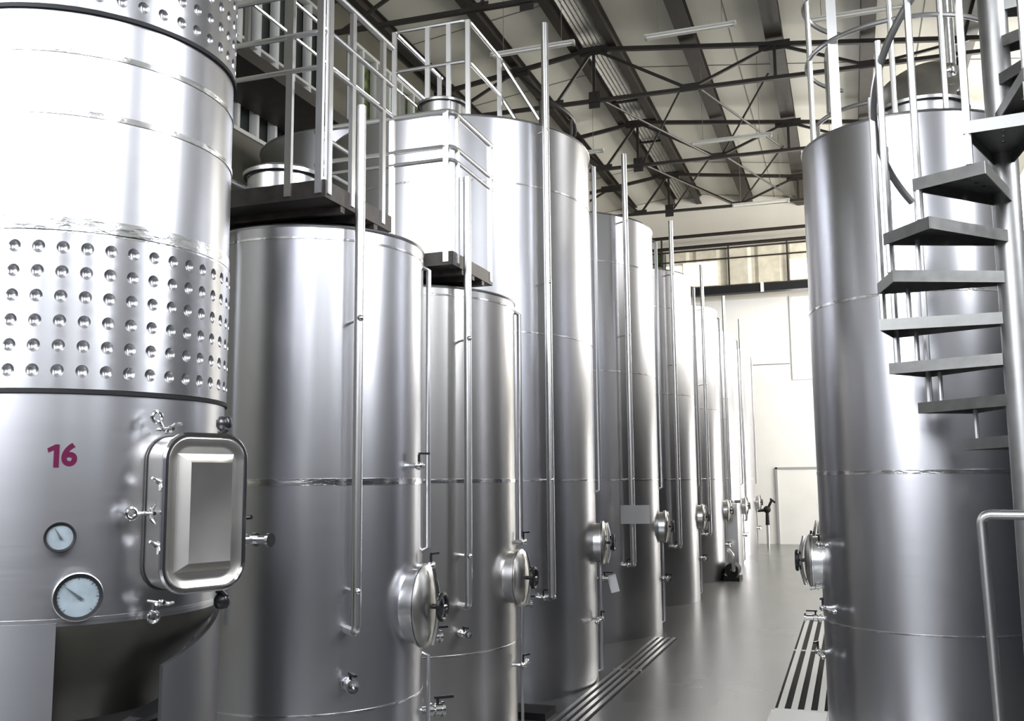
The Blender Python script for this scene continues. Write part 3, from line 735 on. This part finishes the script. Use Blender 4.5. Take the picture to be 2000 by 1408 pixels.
# paper tag and placard
o = MB().box((0, 0, 0), (.075, .004, .15), mat=Matrix.Rotation(R(-14), 3, 'Y')).build('paper_tag', 'paper'); o.location = (-1.975, 8.32, .77); o.rotation_euler = (0, 0, R(10)); tag(o, 'white paper tag hanging low by the valve of the nearest tall tank', 'tag')
o = MB().box((0, 0, 0), (.30, .012, .19)).build('placard', 'placard'); o.location = (-2.12, 9.965, 1.30); o.rotation_euler = (0, 0, R(17)); tag(o, 'blank pale grey placard hung on the pipe of the second tall tank', 'sign')

# control post and hose by the far tanks
t = thing('control_post', 'slim stainless control post standing before the far tall tanks', 'control post', (-1.98, 17.3, 0))
MB().box((0, 0, .62), (.2, .16, 1.24)).build('body', 'tube', t); MB().box((0, 0, 1.27), (.34, .2, .05)).build('top', 'chrome', t)
t = thing('pump', 'low black pump on the floor beside the slim control post', 'pump', (-1.92, 16.65, 0))
m = MB(); m.lathe([(.0005, -.2), (.11, -.2), (.12, -.1), (.12, .15), (.07, .2), (.0005, .2)], (0, 0, .17), 24, (0, 1, 0)); m.build('motor', 'black', t)
MB().box((0, 0, .03), (.26, .5, .06)).build('base', 'black', t); m = MB(); m.tube(bent([(0, -.2, .17), (.05, -.33, .17), (.05, -.33, .42), (-.04, -.2, .5)], .06), .03, 10); m.build('outlet_pipe', 'tube', t)
t = thing('hose_valve', 'black valve cluster jutting out at the far end of the left row', 'valve', (-1.95, 24.4, 0))
m = MB(); m.tube([(-.3, 0, .9), (.0, 0, .9), (0, 0, .55)], .05, 10); m.tube([(0, 0, .9), (.12, 0, 1.15)], .03, 8); m.ball((0, 0, .92), .09); m.build('body', 'black', t)
MB().tube([(0, 0, 0), (0, 0, .56)], .035, 10).build('stand_pipe', 'tube', t)
MB().tube([(.08, 0, 1.18), (.2, 0, 1.08)], .025, 8).build('handle', 'black', t)

# ================================================================== RIGHT SIDE
RE = .66
def right_tank(label, loc, top=True):
    t = thing('side_tank', label, 'tank', loc)
    shell(RE, 0, 3.84, .10, t)
    for z, h in ((2.745, .016), (1.685, .022), (.76, .009)): weld(RE, z, t, h=h)
    oval_manway(RE, 181, 1.12, t, .13, .16)
    arm_valve(RE, 202, 1.24, 1, t, L=.12, name='gauge_cock')
    arm_valve(RE, 203, .85, 1, t, L=.18); arm_valve(RE, 190, .56, 1, t, L=.20)
    ball_valve(pol(RE, 176, .95), pol(1, 180), t, .8, length=.07); ball_valve(pol(RE, 172, .74), pol(1, 180), t, .8, length=.12)
    return t
r1 = right_tank('large steel tank on the right behind the spiral stair, with open domed hatch on top', (.45, 6.75, 0))
top_hatch(.10, -.08, 3.90, .28, r1, h=.12, lid_open=True)
for h, rr in ((1.05, .02), (.62, .016)):
    MB().tube(arc((0, 0), .60, 128, 330, 40, 3.85 + h) if h > 1 else arc((0, 0), .60, 128, 330, 40, 3.85 + h), rr, 8).build('guard_rail', 'tube', r1)
for a in (132, 165, 196, 262, 290, 326): MB().tube([pol(.60, a, 3.84), pol(.60, a, 4.9)], .017, 8).build('rail_post', 'tube', r1)
m = MB(); m.bar(pol(.57, 222, 3.84), pol(.57, 222, 5.4), .06, .05); m.build('mast', 'tube', r1)
m = MB(); m.tube(bent([pol(.60, 219, 4.0), pol(.60, 219, 4.4), pol(.54, 219, 4.55), pol(.54, 219, 5.3)], .06), .016, 8); m.build('vent_pipe', 'chrome', r1)
m = MB(); m.tube([(.30, .05, 4.1), (.30, .05, 5.0)], .05, 14); m.lathe([(.0005, 0), (.09, 0), (.09, .05), (.05, .07), (.05, .16), (.0005, .17)], (.30, -.0, 4.15), 20); m.ball((.30, 0, 4.32), .06); m.build('valve_tower', 'chrome', r1)
r2 = dup(r1, (.45, 9.25, 0), 'steel tank hidden behind the large right hand tank, only its valves showing over the aisle')

# spiral stair
SX, SY = .802, 5.252
t = thing('spiral_stair', 'grey steel spiral stair with wedge treads winding round a column at right', 'staircase', (SX, SY, 0))
MB().tube([(0, 0, 0), (0, 0, 5.6)], .068, 32).build('column', 'post', t)
LT = .60
def tread(z, az, parent):
    n = pol(1, az); u = Vector((-n.y, n.x, 0)); Z = Vector((0, 0, 1))
    hw0, hw1 = .045, .168; th = .006; lip = .058
    def P(rr, s, dz): return n * rr + u * s + Z * (z + dz)
    m = MB(); r0, r1_ = .05, LT
    top = [P(r0, -hw0, 0), P(r1_, -hw1, 0), P(r1_, hw1, 0), P(r0, hw0, 0)]
    low = [p - Z * th for p in top]
    # deck plate with a row of round holes along its middle
    nh = 6; vs = []; fs = []
    us = [r0 + (r1_ - r0) * (.12 + .88 * i / nh) for i in range(nh + 1)]
    def cell(ra, rb, hole):
        wa = hw0 + (hw1 - hw0) * (ra - r0) / (r1_ - r0); wb = hw0 + (hw1 - hw0) * (rb - r0) / (r1_ - r0)
        for dz in (0, -th):
            if not hole:
                b = len(m.v); m.v += [tuple(P(ra, -wa, dz)), tuple(P(rb, -wb, dz)), tuple(P(rb, wb, dz)), tuple(P(ra, wa, dz))]; m.f.append((b, b + 1, b + 2, b + 3))
            else:
                K = 16; b = len(m.v); rc = (ra + rb) / 2; hr = .011
                for k in range(K):
                    a = 2 * PI * k / K; cx, cy = math.cos(a), math.sin(a); q = max(abs(cx), abs(cy)); sx, sy = cx / q, cy / q
                    rr = rc + sx * (rb - ra) / 2; ww = hw0 + (hw1 - hw0) * (rr - r0) / (r1_ - r0); m.v.append(tuple(P(rr, sy * ww, dz)))
                for k in range(K):
                    a = 2 * PI * k / K; m.v.append(tuple(P(rc + hr * math.cos(a), hr * math.sin(a), dz)))
                for k in range(K): m.f.append((b + k, b + (k + 1) % K, b + K + (k + 1) % K, b + K + k))
    cell(r0, us[0], False)
    for i in range(nh): cell(us[i], us[i + 1], i >= 1)
    def flange(a, b, h):
        m.bar(a - Z * h / 2, b - Z * h / 2, .005, h)
    flange(top[0], top[1], lip); flange(top[3], top[2], lip); flange(top[1], top[2], lip)
    return m.build('tread', 'tread', parent, angle=30)
top_j = -6
for j in range(top_j, 17):
    z = 2.655 + .2 * (3 - j); az = 199.1 + 24 * (2.65 - j)
    if z < .1 or z > 5.0: continue
    td = tread(z, az, t)
rad = LT - .015
for j in range(top_j, 17):
    z = 2.655 + .2 * (3 - j); az = 199.1 + 24 * (2.65 - j)
    if z < .1 or z > 4.6: continue
    n = pol(1, az); u = Vector((-n.y, n.x, 0))
    a = n * rad - u * .150; b = n * rad + u * .150
    if j <= 5 or j > 12:
        p = a if j <= 5 else b
        MB().tube([(p.x, p.y, z - .20), (p.x, p.y, z + 1.0)], .017, 8).build('baluster', 'tube', t)
for j in range(2, 7):
    z = 2.655 + .2 * (3 - j); az = 199.1 + 24 * (2.65 - j); p = pol(rad * .82, az - 10)
    MB().tube([(p.x, p.y, z - .045), (p.x, p.y, z - .2)], .012, 8).build('tread_strut', 'tube', t)
pts = []
for i in range(0, 81):
    s = i / 80; j = 5.4 + (top_j - 5.4) * s; pts.append(tuple(pol(rad + .01, 199.1 + 24 * (2.65 - j) , 2.655 + .2 * (3 - j) + 1.0)))
MB().tube(pts, .019, 10).build('handrail', 'tube', t)
# lower handrail of the stair
o = MB().tube(bent([(.52, 4.36, 0), (.492, 4.382, 1.50), (1.10, 4.17, 1.50), (1.10, 4.17, 0)], .045, 8), .020, 14).build('tube_handrail', 'tube')
tag(o, 'bent stainless tube handrail standing in front of the right hand tank', 'handrail')
# curved pressed panel low at the right edge
t = thing('curved_cover', 'dark curved metal cover low at the right edge by the handrail', 'cover', (.80, 3.50, 0))
m = MB(); m.lathe([(.0005, 0), (.30, 0), (.34, .05), (.34, .62), (.30, .82), (.18, .95), (.0005, 1.0)], n=40); m.build('body', 'deck', t)
MB().tube([(.34 * math.cos(a), .34 * math.sin(a), .62) for a in [2 * PI * i / 40 for i in range(40)]], .012, 6, close=True).build('rim', 'tube', t)

# ================================================================== FLOOR DRAINS
def drain(x0, x1, y0, y1, nbar, label, name='drain_grate', cross=.9, mat='tube'):
    t = thing(name, label, 'floor drain', ((x0 + x1) / 2, y0, 0)); w = (x1 - x0) / 2; L = y1 - y0
    MB().bb((-w, 0, .001), (w, L, .004)).build('channel', 'pit', t)
    m = MB()
    for i in range(nbar):
        x = -w + (2 * w) * (i + .5) / nbar; m.bb((x - w / nbar * .5, .01, .004), (x + w / nbar * .5, L - .01, .014))
    for k in range(int(L / cross) + 1): m.bb((-w, k * cross, .004), (w, k * cross + .03, .0135))
    m.build('grate', mat, t); return t
drain(-2.045, -1.80, 6.35, 10.4, 4, 'long slotted steel drain along the foot of the left tanks', cross=2.2)
drain(-.60, -.235, 7.42, 12.6, 4, 'slotted drain grate with pale bars on the right of the aisle', mat='lampwhite', cross=2.55)
o = MB().bb((-.62, 5.6, .001), (-.235, 7.40, .012)).build('drain_cover', 'white_tile'); tag(o, 'white cover plate on the floor just before the right hand grate', 'cover plate')
o = MB().bb((-2.50, 6.64, .0), (-2.08, 6.90, .05)).build('rubber_mat', 'black'); tag(o, 'black rubber block on the floor before the nearest tall tank', 'mat')

# ================================================================== CAMERA, WORLD
F = 1890.; yaw = R(19.1); pitch = math.atan(236 / F); roll = R(-.5)
f0 = Vector((-math.sin(yaw), math.cos(yaw), 0)); r0 = Vector((math.cos(yaw), math.sin(yaw), 0)); u0 = Vector((0, 0, 1))
f = f0 * math.cos(pitch) + u0 * math.sin(pitch); u = -f0 * math.sin(pitch) + u0 * math.cos(pitch)
rr = r0 * math.cos(roll) + u * math.sin(roll); uu = -r0 * math.sin(roll) + u * math.cos(roll)
cam = bpy.data.cameras.new('camera'); co = bpy.data.objects.new('camera', cam); C.objects.link(co)
cam.sensor_width = 36; cam.lens = F / 2000 * 36; cam.clip_start = .05
mw = Matrix((rr, uu, -f)).transposed().to_4x4(); mw.translation = Vector((0, 0, 1.65)); co.matrix_world = mw
sc = bpy.context.scene; sc.camera = co
w = bpy.data.worlds.new('sky'); sc.world = w; w.use_nodes = True
w.node_tree.nodes['Background'].inputs[0].default_value = (.9, .95, 1, 1); w.node_tree.nodes['Background'].inputs[1].default_value = 1.0
vs = sc.view_settings; vs.view_transform = 'Standard'; vs.look = 'None'; vs.gamma = 1; vs.use_curve_mapping = False; vs.exposure = .4
sc.cycles.max_bounces = 8; sc.cycles.glossy_bounces = 5; sc.cycles.diffuse_bounces = 4
sc.cycles.sample_clamp_indirect = 6
